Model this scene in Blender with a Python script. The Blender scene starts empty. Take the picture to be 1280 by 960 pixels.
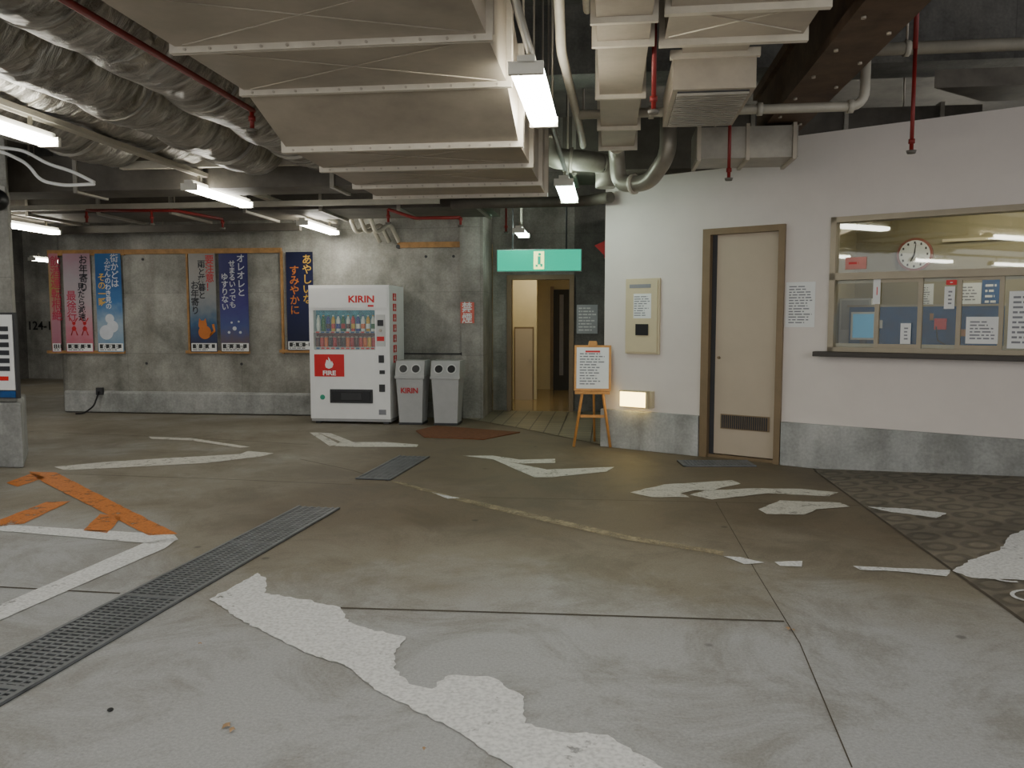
import bpy, bmesh, math, random
from mathutils import Matrix, Vector
random.seed(7)
sc = bpy.context.scene

# ------------------------------------------------------------------ camera
H = 1.4; FPX = 1000.0; PITCH = math.atan(0.08)
cd = bpy.data.cameras.new('camera'); cam = bpy.data.objects.new('camera', cd)
sc.collection.objects.link(cam); sc.camera = cam
cam.location = (0, 0, H); cam.rotation_euler = (math.pi/2-PITCH, 0, 0)
cd.sensor_width = 36; cd.lens = FPX/1280*36; cd.clip_start = 0.05

# ------------------------------------------------------------------ surveying helpers (photo -> real surfaces in the world)
def ray(u, v):
    a = (u-640)/FPX; b = (480-v)/FPX
    return Vector((a, math.cos(PITCH)+b*math.sin(PITCH), -math.sin(PITCH)+b*math.cos(PITCH)))
def frame(ox, oy, ang, oz=0):
    return Matrix.Translation((ox, oy, oz)) @ Matrix.Rotation(ang, 4, 'Z')
def hit(u, v, M, yo=0.0):
    """point of the vertical plane y=yo of frame M"""
    Mi = M.inverted(); o = Mi @ Vector((0, 0, H)); d = Mi.to_3x3() @ ray(u, v)
    t = (yo-o.y)/d.y
    p = o+d*t
    return p.x, p.z
BANG = -math.atan2(0.1203, 0.9927)
B = frame(0, 0, BANG)                    # building axes: x = s (right), y = r (depth)
Bi = B.inverted()
def flo(u, v, z=0.0):
    d = ray(u, v); t = (z-H)/d.z
    return Bi @ (Vector((0, 0, H))+d*t)
RS = 1.92; RK = 0.08
def ramp(u, v):
    o = Bi @ Vector((0, 0, H)); d = Bi.to_3x3() @ ray(u, v)
    t = (RK*(o.x-RS)-o.z)/(d.z-RK*d.x)
    return o+d*t

# ------------------------------------------------------------------ materials
def c(r, g, b):
    f = lambda x: ((x/255+0.055)/1.055)**2.4 if x/255 > 0.04045 else x/255/12.92
    return (f(r), f(g), f(b), 1)
def N(nt, t, **k):
    n = nt.nodes.new(t)
    for a, b in k.items():
        if a.startswith('i_'):
            n.inputs[a[2:].replace('_', ' ')].default_value = b
        else: setattr(n, a, b)
    return n
def base(name):
    m = bpy.data.materials.new(name); m.use_nodes = True
    nt = m.node_tree; p = nt.nodes['Principled BSDF']
    return m, nt, p
def mat(name, col, rough=.6, metal=0, var=.12, scale=6, bump=0, emit=0, ecol=None, spec=.5):
    m, nt, p = base(name); L = nt.links
    p.inputs['Roughness'].default_value = rough; p.inputs['Metallic'].default_value = metal
    p.inputs['Specular IOR Level'].default_value = spec
    tc = N(nt, 'ShaderNodeTexCoord'); no = N(nt, 'ShaderNodeTexNoise', i_Scale=scale, i_Detail=6.0, i_Roughness=.65)
    L.new(tc.outputs['Object'], no.inputs['Vector'])
    cr = N(nt, 'ShaderNodeValToRGB'); L.new(no.outputs['Fac'], cr.inputs['Fac'])
    cr.color_ramp.elements[0].position = .3; cr.color_ramp.elements[1].position = .7
    cr.color_ramp.elements[0].color = [x*(1-var) for x in col[:3]]+[1]
    cr.color_ramp.elements[1].color = [min(1, x*(1+var*.6)) for x in col[:3]]+[1]
    L.new(cr.outputs['Color'], p.inputs['Base Color'])
    if bump:
        b = N(nt, 'ShaderNodeBump', i_Strength=bump, i_Distance=.02)
        L.new(no.outputs['Fac'], b.inputs['Height']); L.new(b.outputs['Normal'], p.inputs['Normal'])
    if emit:
        p.inputs['Emission Color'].default_value = ecol or col; p.inputs['Emission Strength'].default_value = emit
    return m
def foil_mat():
    m, nt, p = base('aluminium_foil_wrap'); L = nt.links
    tc = N(nt, 'ShaderNodeTexCoord'); mp = N(nt, 'ShaderNodeMapping'); mp.inputs['Scale'].default_value = (1, 2.2, 1); L.new(tc.outputs['Object'], mp.inputs['Vector'])
    n1 = N(nt, 'ShaderNodeTexNoise', i_Scale=3.5, i_Detail=7.0, i_Roughness=.6, i_Distortion=1.2); L.new(mp.outputs[0], n1.inputs['Vector'])
    vo = N(nt, 'ShaderNodeTexVoronoi', i_Scale=9.0); L.new(mp.outputs[0], vo.inputs['Vector'])
    ad = N(nt, 'ShaderNodeMath', operation='MULTIPLY_ADD'); ad.inputs[1].default_value = .35; L.new(vo.outputs['Distance'], ad.inputs[0]); L.new(n1.outputs['Fac'], ad.inputs[2])
    b = N(nt, 'ShaderNodeBump', i_Strength=1.0, i_Distance=.05); L.new(ad.outputs[0], b.inputs['Height']); L.new(b.outputs['Normal'], p.inputs['Normal'])
    cr = N(nt, 'ShaderNodeValToRGB'); cr.color_ramp.elements[0].position = .35; cr.color_ramp.elements[0].color = c(120, 116, 108); cr.color_ramp.elements[1].position = .65; cr.color_ramp.elements[1].color = c(204, 201, 194)
    L.new(n1.outputs['Fac'], cr.inputs['Fac']); L.new(cr.outputs[0], p.inputs['Base Color'])
    p.inputs['Metallic'].default_value = .8; p.inputs['Roughness'].default_value = .33
    return m
def concrete(name, c1, c2, c3, sx=.45, bump=.25, brick=True):
    m, nt, p = base(name); L = nt.links
    tc = N(nt, 'ShaderNodeTexCoord')
    n1 = N(nt, 'ShaderNodeTexNoise', i_Scale=sx*3, i_Detail=8.0, i_Roughness=.7); L.new(tc.outputs['Object'], n1.inputs['Vector'])
    r1 = N(nt, 'ShaderNodeValToRGB'); e = r1.color_ramp.elements
    e[0].position = .33; e[0].color = c1; e[1].position = .68; e[1].color = c3
    q = r1.color_ramp.elements.new(.5); q.color = c2
    L.new(n1.outputs['Fac'], r1.inputs['Fac'])
    mp = N(nt, 'ShaderNodeMapping'); mp.inputs['Scale'].default_value = (5, 5, .4); L.new(tc.outputs['Object'], mp.inputs['Vector'])
    n2 = N(nt, 'ShaderNodeTexNoise', i_Scale=1.0, i_Detail=5.0); L.new(mp.outputs[0], n2.inputs['Vector'])
    r2 = N(nt, 'ShaderNodeValToRGB'); r2.color_ramp.elements[0].position = .35; r2.color_ramp.elements[0].color = (.55, .53, .5, 1)
    r2.color_ramp.elements[1].position = .6; r2.color_ramp.elements[1].color = (1, 1, 1, 1); L.new(n2.outputs['Fac'], r2.inputs['Fac'])
    mx = N(nt, 'ShaderNodeMix', data_type='RGBA', blend_type='MULTIPLY'); mx.inputs[0].default_value = .45
    L.new(r1.outputs[0], mx.inputs[6]); L.new(r2.outputs[0], mx.inputs[7]); out = mx.outputs[2]
    n3 = N(nt, 'ShaderNodeTexNoise', i_Scale=40.0, i_Detail=4.0); L.new(tc.outputs['Object'], n3.inputs['Vector'])
    m3 = N(nt, 'ShaderNodeMix', data_type='RGBA', blend_type='OVERLAY'); m3.inputs[0].default_value = .3
    L.new(out, m3.inputs[6]); L.new(n3.outputs['Fac'], m3.inputs[7]); out = m3.outputs[2]
    if brick:
        mp2 = N(nt, 'ShaderNodeMapping'); mp2.inputs['Rotation'].default_value = (math.pi/2, 0, 0); L.new(tc.outputs['Object'], mp2.inputs['Vector'])
        bt = N(nt, 'ShaderNodeTexBrick', i_Scale=1.0, i_Mortar_Size=.004, i_Brick_Width=1.8, i_Row_Height=.9)
        bt.offset = 0; bt.inputs['Color1'].default_value = (1, 1, 1, 1); bt.inputs['Color2'].default_value = (.9, .9, .9, 1); bt.inputs['Mortar'].default_value = (.72, .72, .72, 1)
        L.new(mp2.outputs[0], bt.inputs['Vector'])
        m4 = N(nt, 'ShaderNodeMix', data_type='RGBA', blend_type='MULTIPLY'); m4.inputs[0].default_value = 1
        L.new(out, m4.inputs[6]); L.new(bt.outputs['Color'], m4.inputs[7]); out = m4.outputs[2]
    L.new(out, p.inputs['Base Color']); p.inputs['Roughness'].default_value = .8
    b = N(nt, 'ShaderNodeBump', i_Strength=bump, i_Distance=.02); L.new(n1.outputs['Fac'], b.inputs['Height']); L.new(b.outputs['Normal'], p.inputs['Normal'])
    return m
def floor_mat():
    m, nt, p = base('floor_concrete'); L = nt.links
    tc = N(nt, 'ShaderNodeTexCoord'); sp = N(nt, 'ShaderNodeSeparateXYZ'); L.new(tc.outputs['Object'], sp.inputs[0])
    n1 = N(nt, 'ShaderNodeTexNoise', i_Scale=.7, i_Detail=9.0, i_Roughness=.68); L.new(tc.outputs['Object'], n1.inputs['Vector'])
    mr = N(nt, 'ShaderNodeMapRange'); mr.inputs[1].default_value = 3.2; mr.inputs[2].default_value = 5.6; mr.inputs[3].default_value = -.27; mr.inputs[4].default_value = .5
    L.new(sp.outputs[1], mr.inputs[0])
    ml = N(nt, 'ShaderNodeMapRange'); ml.inputs[1].default_value = -3.2; ml.inputs[2].default_value = -2.2; ml.inputs[3].default_value = .35; ml.inputs[4].default_value = 0; L.new(sp.outputs[0], ml.inputs[0])
    ad = N(nt, 'ShaderNodeMath', operation='ADD'); L.new(mr.outputs[0], ad.inputs[0]); L.new(n1.outputs['Fac'], ad.inputs[1])
    a2 = N(nt, 'ShaderNodeMath', operation='SUBTRACT'); L.new(ad.outputs[0], a2.inputs[0]); L.new(ml.outputs[0], a2.inputs[1])
    cr = N(nt, 'ShaderNodeValToRGB'); e = cr.color_ramp.elements
    e[0].position = .3; e[0].color = c(168, 169, 170); e[1].position = .95; e[1].color = c(110, 98, 79)
    q = e.new(.62); q.color = c(136, 129, 115)
    L.new(a2.outputs[0], cr.inputs['Fac'])
    n2 = N(nt, 'ShaderNodeTexNoise', i_Scale=1.3, i_Detail=12.0, i_Roughness=.8, i_Distortion=.7); L.new(tc.outputs['Object'], n2.inputs['Vector'])
    r2 = N(nt, 'ShaderNodeValToRGB'); r2.color_ramp.elements[0].position = .40; r2.color_ramp.elements[0].color = (.60, .565, .50, 1)
    r2.color_ramp.elements[1].position = .53; r2.color_ramp.elements[1].color = (1, 1, 1, 1); L.new(n2.outputs['Fac'], r2.inputs['Fac'])
    mx = N(nt, 'ShaderNodeMix', data_type='RGBA', blend_type='MULTIPLY'); mx.inputs[0].default_value = .7
    L.new(cr.outputs[0], mx.inputs[6]); L.new(r2.outputs[0], mx.inputs[7])
    n3 = N(nt, 'ShaderNodeTexNoise', i_Scale=80.0, i_Detail=5.0, i_Roughness=.8); L.new(tc.outputs['Object'], n3.inputs['Vector'])
    m3 = N(nt, 'ShaderNodeMix', data_type='RGBA', blend_type='OVERLAY'); m3.inputs[0].default_value = .6
    L.new(mx.outputs[2], m3.inputs[6]); L.new(n3.outputs['Fac'], m3.inputs[7])
    vo = N(nt, 'ShaderNodeTexVoronoi', i_Scale=1.7); L.new(tc.outputs['Object'], vo.inputs['Vector'])
    r4 = N(nt, 'ShaderNodeValToRGB'); r4.color_ramp.elements[0].position = .03; r4.color_ramp.elements[0].color = (.4, .4, .4, 1)
    r4.color_ramp.elements[1].position = .05; r4.color_ramp.elements[1].color = (1, 1, 1, 1); L.new(vo.outputs['Distance'], r4.inputs['Fac'])
    m4 = N(nt, 'ShaderNodeMix', data_type='RGBA', blend_type='MULTIPLY'); m4.inputs[0].default_value = .8
    L.new(m3.outputs[2], m4.inputs[6]); L.new(r4.outputs[0], m4.inputs[7])
    L.new(m4.outputs[2], p.inputs['Base Color'])
    rr = N(nt, 'ShaderNodeMapRange'); rr.inputs[3].default_value = .42; rr.inputs[4].default_value = .8; L.new(n2.outputs['Fac'], rr.inputs[0]); L.new(rr.outputs[0], p.inputs['Roughness'])
    b = N(nt, 'ShaderNodeBump', i_Strength=.15, i_Distance=.01); L.new(n3.outputs['Fac'], b.inputs['Height']); L.new(b.outputs['Normal'], p.inputs['Normal'])
    return m
def ramp_mat():
    m, nt, p = base('ramp_concrete'); L = nt.links
    tc = N(nt, 'ShaderNodeTexCoord')
    sc_ = N(nt, 'ShaderNodeVectorMath', operation='MULTIPLY'); sc_.inputs[1].default_value = (4.2, 4.2, 0); L.new(tc.outputs['Object'], sc_.inputs[0])
    fr = N(nt, 'ShaderNodeVectorMath', operation='FRACTION'); L.new(sc_.outputs[0], fr.inputs[0])
    sb = N(nt, 'ShaderNodeVectorMath', operation='SUBTRACT'); sb.inputs[1].default_value = (.5, .5, 0); L.new(fr.outputs[0], sb.inputs[0])
    ln = N(nt, 'ShaderNodeVectorMath', operation='LENGTH'); L.new(sb.outputs[0], ln.inputs[0])
    cr = N(nt, 'ShaderNodeValToRGB'); e = cr.color_ramp.elements
    e[0].position = .2; e[0].color = (1, 1, 1, 1); e[1].position = .46; e[1].color = (1, 1, 1, 1)
    for ps, vv in ((.27, .38), (.38, .38)):
        q = e.new(ps); q.color = (vv, vv, vv, 1)
    L.new(ln.outputs['Value'], cr.inputs['Fac'])
    n1 = N(nt, 'ShaderNodeTexNoise', i_Scale=1.6, i_Detail=9.0, i_Roughness=.75); L.new(tc.outputs['Object'], n1.inputs['Vector'])
    r1 = N(nt, 'ShaderNodeValToRGB'); r1.color_ramp.elements[0].position = .35; r1.color_ramp.elements[0].color = c(92, 86, 76)
    r1.color_ramp.elements[1].position = .7; r1.color_ramp.elements[1].color = c(144, 134, 118); L.new(n1.outputs['Fac'], r1.inputs['Fac'])
    mx = N(nt, 'ShaderNodeMix', data_type='RGBA', blend_type='MULTIPLY'); mx.inputs[0].default_value = .55
    L.new(r1.outputs[0], mx.inputs[6]); L.new(cr.outputs[0], mx.inputs[7]); L.new(mx.outputs[2], p.inputs['Base Color'])
    b = N(nt, 'ShaderNodeBump', i_Strength=.6, i_Distance=.02); L.new(cr.outputs[0], b.inputs['Height']); L.new(b.outputs['Normal'], p.inputs['Normal'])
    p.inputs['Roughness'].default_value = .7
    return m
def tile_mat():
    m, nt, p = base('entry_tiles'); L = nt.links
    tc = N(nt, 'ShaderNodeTexCoord')
    bt = N(nt, 'ShaderNodeTexBrick', i_Scale=1.0, i_Mortar_Size=.008, i_Brick_Width=.2, i_Row_Height=.2); bt.offset = 0
    bt.inputs['Color1'].default_value = c(150, 142, 118); bt.inputs['Color2'].default_value = c(132, 126, 106); bt.inputs['Mortar'].default_value = c(48, 44, 36)
    L.new(tc.outputs['Object'], bt.inputs['Vector']); L.new(bt.outputs['Color'], p.inputs['Base Color']); p.inputs['Roughness'].default_value = .35
    return m
def paint_mat(name, col, lo=.40, hi=.46, sc_=9, op=1.0):
    m, nt, p = base(name); L = nt.links
    tc = N(nt, 'ShaderNodeTexCoord'); n = N(nt, 'ShaderNodeTexNoise', i_Scale=sc_, i_Detail=10.0, i_Roughness=.78); L.new(tc.outputs['Object'], n.inputs['Vector'])
    cr = N(nt, 'ShaderNodeValToRGB'); cr.color_ramp.elements[0].position = lo; cr.color_ramp.elements[1].position = hi; cr.color_ramp.elements[1].color = (op, op, op, 1); L.new(n.outputs['Fac'], cr.inputs['Fac'])
    n2 = N(nt, 'ShaderNodeTexNoise', i_Scale=60.0, i_Detail=5.0); L.new(tc.outputs['Object'], n2.inputs['Vector'])
    r2 = N(nt, 'ShaderNodeValToRGB'); r2.color_ramp.elements[0].position = .3; r2.color_ramp.elements[0].color = [x*.68 for x in col[:3]]+[1]
    r2.color_ramp.elements[1].position = .6; r2.color_ramp.elements[1].color = col; L.new(n2.outputs['Fac'], r2.inputs['Fac'])
    L.new(r2.outputs[0], p.inputs['Base Color']); p.inputs['Roughness'].default_value = .6
    tr = N(nt, 'ShaderNodeBsdfTransparent'); mx = N(nt, 'ShaderNodeMixShader')
    L.new(cr.outputs[0], mx.inputs[0]); L.new(tr.outputs[0], mx.inputs[1]); L.new(p.outputs[0], mx.inputs[2])
    L.new(mx.outputs[0], nt.nodes['Material Output'].inputs['Surface'])
    return m
def glass_mat(name='window_glass', f=.10):
    m, nt, p = base(name); L = nt.links
    tr = N(nt, 'ShaderNodeBsdfTransparent'); tr.inputs[0].default_value = (.93, .95, .92, 1)
    gl = N(nt, 'ShaderNodeBsdfGlossy'); gl.inputs['Roughness'].default_value = .02
    mx = N(nt, 'ShaderNodeMixShader'); mx.inputs[0].default_value = f
    L.new(tr.outputs[0], mx.inputs[1]); L.new(gl.outputs[0], mx.inputs[2]); L.new(mx.outputs[0], nt.nodes['Material Output'].inputs['Surface'])
    return m
def grad_mat(name, cols, z0, z1, ns=.12, scale=9):
    """printed poster artwork: vertical colour bands broken up by noise"""
    m, nt, p = base(name); L = nt.links
    tc = N(nt, 'ShaderNodeTexCoord'); sp = N(nt, 'ShaderNodeSeparateXYZ'); L.new(tc.outputs['Object'], sp.inputs[0])
    mr = N(nt, 'ShaderNodeMapRange'); mr.inputs[1].default_value = z0; mr.inputs[2].default_value = z1; L.new(sp.outputs[2], mr.inputs[0])
    n = N(nt, 'ShaderNodeTexNoise', i_Scale=scale, i_Detail=5.0); L.new(tc.outputs['Object'], n.inputs['Vector'])
    s = N(nt, 'ShaderNodeMath', operation='MULTIPLY_ADD'); s.inputs[1].default_value = ns*2; s.inputs[2].default_value = -ns; L.new(n.outputs['Fac'], s.inputs[0])
    a = N(nt, 'ShaderNodeMath', operation='ADD'); L.new(mr.outputs[0], a.inputs[0]); L.new(s.outputs[0], a.inputs[1])
    cr = N(nt, 'ShaderNodeValToRGB'); e = cr.color_ramp.elements
    e[0].position = 0; e[0].color = cols[0]; e[1].position = 1; e[1].color = cols[-1]
    for i in range(1, len(cols)-1):
        q = e.new(i/(len(cols)-1)); q.color = cols[i]
    L.new(a.outputs[0], cr.inputs['Fac']); L.new(cr.outputs[0], p.inputs['Base Color']); p.inputs['Roughness'].default_value = .4
    return m

M_floor = floor_mat(); M_ramp = ramp_mat(); M_tile = tile_mat()
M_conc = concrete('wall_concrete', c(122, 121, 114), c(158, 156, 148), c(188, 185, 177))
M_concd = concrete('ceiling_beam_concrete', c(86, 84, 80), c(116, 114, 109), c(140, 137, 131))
M_plinth = concrete('plinth_concrete', c(132, 133, 130), c(166, 167, 164), c(192, 192, 189), brick=False)
M_white = mat('office_wall_paint', c(224, 215, 208), .7, var=.06, scale=1.5)
M_duct = mat('painted_duct_metal', c(174, 163, 146), .45, .1, var=.26, scale=1.8, bump=.04)
M_duct2 = mat('galvanised_duct', c(158, 152, 140), .4, .35, var=.3, scale=3)
M_flange = mat('duct_flange', c(208, 199, 182), .45, .1, var=.14)
M_darkduct = mat('dark_duct', c(98, 92, 83), .6, .15, var=.4, scale=3)
M_foil = foil_mat()
M_pipe = mat('grey_pipe_paint', c(186, 180, 165), .5, .1, var=.15)
M_pipe2 = mat('dark_pipe', c(110, 105, 98), .5, .2, var=.2)
M_red = mat('red_pipe_paint', c(130, 32, 28), .5, var=.2)
M_rust = mat('brown_beam', c(98, 78, 62), .7, .1, var=.4, scale=5, bump=.2)
M_bolt = mat('bolt_metal', c(180, 170, 155), .4, .5)
M_black = mat('black_plastic', c(22, 22, 24), .4)
M_dark = mat('dark_grey', c(58, 58, 60), .6)
M_grey = mat('grey_plastic', c(180, 180, 179), .5, var=.08)
M_lgrey = mat('light_grey_plastic', c(210, 210, 207), .5, var=.05)
M_vwhite = mat('machine_white', c(243, 242, 240), .35, var=.03)
M_redp = mat('print_red', c(215, 16, 18), .4, var=.05)
M_redd = mat('print_red_dark', c(195, 45, 50), .4, var=.05)
M_paper = mat('paper_white', c(238, 238, 236), .7, var=.03)
M_ink = mat('ink', c(50, 50, 56), .7)
M_inkl = mat('ink_light', c(140, 140, 146), .7)
M_wood = mat('easel_wood', c(212, 152, 84), .5, var=.2, scale=12)
M_wood2 = mat('board_strip_wood', c(176, 132, 82), .6, var=.35, scale=9)
M_door = mat('door_paint', c(190, 175, 154), .5, var=.06, scale=2)
M_doorf = mat('door_frame_bronze', c(132, 112, 84), .45, .15, var=.12)
M_panel = mat('panel_beige', c(208, 194, 160), .5, var=.05)
M_alu = mat('window_aluminium', c(158, 147, 126), .4, .25, var=.08)
M_sill = mat('dark_sill', c(62, 56, 50), .5)
M_inwall = mat('office_inner_wall', c(144, 134, 102), .7, var=.06)
M_cwall = mat('corridor_wall', c(220, 206, 170), .7, var=.05)
M_cfloor = mat('corridor_floor', c(150, 130, 92), .15, var=.1)
M_blue = mat('blue_partition', (.002, .075, .26, 1), .6, var=.35, scale=10)
M_mat = mat('rust_doormat', c(118, 74, 46), .9, var=.3, scale=20, bump=.3)
M_grate = mat('grate_steel', c(116, 119, 122), .45, .45, var=.25, scale=8)
M_pit = mat('drain_dark', c(34, 33, 32), .9)
M_joint = mat('joint_dark', c(80, 72, 60), .9, var=.4, scale=8)
M_wpaint = paint_mat('road_paint_white', c(230, 230, 230), .33, .40, 7)
M_wpaint2 = paint_mat('road_paint_white_worn', c(212, 208, 198), .33, .46, 9)
M_opaint = paint_mat('road_paint_orange', c(204, 118, 34), .37, .46, 7)
M_ypaint = paint_mat('road_paint_faded', c(180, 166, 134), .26, .62, 5, .8)
M_glass = glass_mat('window_glass', .07); M_glass2 = glass_mat('display_glass', .03)
M_tube = mat('fluorescent_tube', (1, 1, 1, 1), .5, var=0, emit=30, ecol=(1, .98, .87, 1))
M_tubeg = mat('fluorescent_tube_cool', (1, 1, 1, 1), .5, var=0, emit=22, ecol=(.8, 1, .86, 1))
M_fix = mat('fixture_white', c(225, 222, 210), .4, var=.04)
M_teal = mat('exit_sign_teal', (0, .2, .13, 1), .4, var=0, emit=1.0, ecol=(0, .62, .36, 1), spec=.1)
M_signw = mat('exit_sign_white', c(235, 245, 200), .4, var=0, emit=2.2, ecol=(.95, 1, .3, 1))
M_lamp = mat('lamp_glow', (1, 1, 1, 1), .5, var=0, emit=9, ecol=(1, .72, .2, 1))
M_ceil = mat('ceiling_concrete', c(108, 105, 99), .85, var=.4, scale=1.5, bump=.2)

# ------------------------------------------------------------------ mesh builder
class MB:
    def __init__(s, name, M=None):
        s.name = name; s.M = M or Matrix.Identity(4); s.bm = bmesh.new(); s.mats = []; s.sub = Matrix.Identity(4)
    def mi(s, m):
        if m not in s.mats: s.mats.append(m)
        return s.mats.index(m)
    def v(s, p): return s.bm.verts.new(s.sub @ Vector(p))
    def poly(s, pts, m):
        f = s.bm.faces.new([s.v(p) for p in pts]); f.material_index = s.mi(m); return f
    def hexa(s, P, m, skip=()):
        vs = [s.v(p) for p in P]
        for k, q in enumerate(((0, 3, 2, 1), (4, 5, 6, 7), (0, 1, 5, 4), (1, 2, 6, 5), (2, 3, 7, 6), (3, 0, 4, 7))):
            if k in skip: continue
            f = s.bm.faces.new([vs[i] for i in q]); f.material_index = s.mi(m)
    def box(s, x0, x1, y0, y1, z0, z1, m):
        s.hexa([(x0, y0, z0), (x1, y0, z0), (x1, y1, z0), (x0, y1, z0), (x0, y0, z1), (x1, y0, z1), (x1, y1, z1), (x0, y1, z1)], m)
    def cyl(s, p0, p1, r, m, r1=None, seg=14, cap=True):
        p0 = Vector(p0); p1 = Vector(p1); r1 = r if r1 is None else r1
        d = (p1-p0).normalized(); a = d.orthogonal().normalized(); b = d.cross(a); A = []; C = []
        for i in range(seg):
            t = 2*math.pi*i/seg; o = a*math.cos(t)+b*math.sin(t)
            A.append(s.v(p0+o*r)); C.append(s.v(p1+o*r1))
        k = s.mi(m)
        for i in range(seg):
            f = s.bm.faces.new([A[i], A[(i+1) % seg], C[(i+1) % seg], C[i]]); f.material_index = k; f.smooth = True
        if cap:
            f = s.bm.faces.new(A[::-1]); f.material_index = k
            f = s.bm.faces.new(C); f.material_index = k
    def tube(s, pts, r, m, seg=10, bend=0):
        P = [Vector(p) for p in pts]
        if bend:
            Q = [P[0]]
            for i in range(1, len(P)-1):
                a = P[i]+(P[i-1]-P[i]).normalized()*bend; b = P[i]+(P[i+1]-P[i]).normalized()*bend
                for j in range(7):
                    t = j/6; Q.append(a*(1-t)**2+P[i]*2*t*(1-t)+b*t*t)
            Q.append(P[-1]); P = Q
        k = s.mi(m); rings = []; n = None
        for i, p in enumerate(P):
            d = ((P[min(i+1, len(P)-1)]-P[max(i-1, 0)])).normalized()
            n = d.orthogonal().normalized() if n is None else (n-d*n.dot(d)).normalized()
            b = d.cross(n); rr = r(i/(len(P)-1)) if callable(r) else r
            rings.append([s.v(p+(n*math.cos(2*math.pi*q/seg)+b*math.sin(2*math.pi*q/seg))*rr) for q in range(seg)])
        for A, C in zip(rings, rings[1:]):
            for i in range(seg):
                f = s.bm.faces.new([A[i], A[(i+1) % seg], C[(i+1) % seg], C[i]]); f.material_index = k; f.smooth = True
        for R in (rings[0][::-1], rings[-1]):
            f = s.bm.faces.new(R); f.material_index = k
    def sphere(s, p, r, m, sc_=(1, 1, 1)):
        r_ = bmesh.ops.create_uvsphere(s.bm, u_segments=16, v_segments=10, radius=r, matrix=s.sub @ Matrix.Translation(p) @ Matrix.Diagonal((*sc_, 1)))
        for vv in r_['verts']:
            for f in vv.link_faces: f.material_index = s.mi(m); f.smooth = True
    def prism(s, prof, a0, a1, m, axis='x'):
        """prof: 2D points (y,z) for axis x, (x,z) for axis y, (x,y) for axis z"""
        n = len(prof)
        g = {'x': lambda a, p: (a, p[0], p[1]), 'y': lambda a, p: (p[0], a, p[1]), 'z': lambda a, p: (p[0], p[1], a)}[axis]
        A = [s.v(g(a0, p)) for p in prof]; C = [s.v(g(a1, p)) for p in prof]; k = s.mi(m)
        for i in range(n):
            f = s.bm.faces.new([A[i], A[(i+1) % n], C[(i+1) % n], C[i]]); f.material_index = k
        for R in (A[::-1], C):
            f = s.bm.faces.new(R); f.material_index = k
    def text(s, body, x, z, size, m, y=0, M=None, ls=1.0, wx=1.0, align='LEFT', bold=0):
        cu = bpy.data.curves.new('t', 'FONT'); cu.body = body; cu.size = size; cu.space_line = ls; cu.align_x = align; cu.offset = bold; cu.resolution_u = 3
        ob = bpy.data.objects.new('t', cu); sc.collection.objects.link(ob)
        dg = bpy.context.evaluated_depsgraph_get(); dg.update(); me = ob.evaluated_get(dg).to_mesh()
        T = M or (Matrix.Translation((x, y, z)) @ Matrix.Rotation(math.pi/2, 4, 'X') @ Matrix.Diagonal((wx, 1, 1, 1)))
        vs = [s.v(T @ v.co) for v in me.vertices]; k = s.mi(m)
        for p in me.polygons:
            try:
                f = s.bm.faces.new([vs[i] for i in p.vertices]); f.material_index = k
            except ValueError: pass
        ob.evaluated_get(dg).to_mesh_clear(); bpy.data.objects.remove(ob); bpy.data.curves.remove(cu)
    def lines(s, x0, x1, z0, z1, y, n, m, seed=0):
        rnd = random.Random(seed); h = (z1-z0)/n
        for i in range(n):
            z = z1-h*(i+.7); e = x0+(x1-x0)*rnd.uniform(.6, 1); xx = x0
            while xx < e:
                w = rnd.uniform(.02, .08); s.poly([(xx, y, z), (min(xx+w, e), y, z), (min(xx+w, e), y, z+h*.42), (xx, y, z+h*.42)], m); xx += w+.012
    def build(s, bevel=0):
        me = bpy.data.meshes.new(s.name)
        s.bm.normal_update()
        s.bm.to_mesh(me); s.bm.free()
        for m in s.mats: me.materials.append(m)
        ob = bpy.data.objects.new(s.name, me); sc.collection.objects.link(ob); ob.matrix_world = s.M
        if bevel:
            b = ob.modifiers.new('bevel', 'BEVEL'); b.width = bevel; b.segments = 2; b.limit_method = 'ANGLE'; b.angle_limit = .8
        return ob

CZ = 4.4; CR = 4.39
# ------------------------------------------------------------------ room shell
m = MB('floor', B); m.box(-14, RS, -5, 18, -.2, 0, M_floor); m.box(RS, 9, 8.2, 18, -.2, 0, M_floor); m.build()
m = MB('floor_ramp', B)
m.hexa([(RS, -5, -.2), (9, -5, -.2), (9, 8.2, -.2), (RS, 8.2, -.2), (RS, -5, 0), (9, -5, RK*(9-RS)), (9, 8.2, RK*(9-RS)), (RS, 8.2, 0)], M_ramp); m.build()
m = MB('ceiling', B); m.box(-14, 9, -5, 18, CZ, CZ+.2, M_ceil); m.build()
for r0 in (2.2, 7.9, 13.2):
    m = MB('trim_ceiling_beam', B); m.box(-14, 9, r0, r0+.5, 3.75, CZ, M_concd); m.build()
m = MB('wall_far', B); m.box(-14, 9, 17.6, 17.8, 0, CZ, M_conc)
x, z = hit(33, 412, B, 17.55)
m.text('124-12', x, z, .28, M_black, y=17.58, bold=.005); m.build()
m = MB('wall_left', B); m.box(-14, -13.8, -5, 18, 0, CZ, M_concd); m.build()
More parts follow.
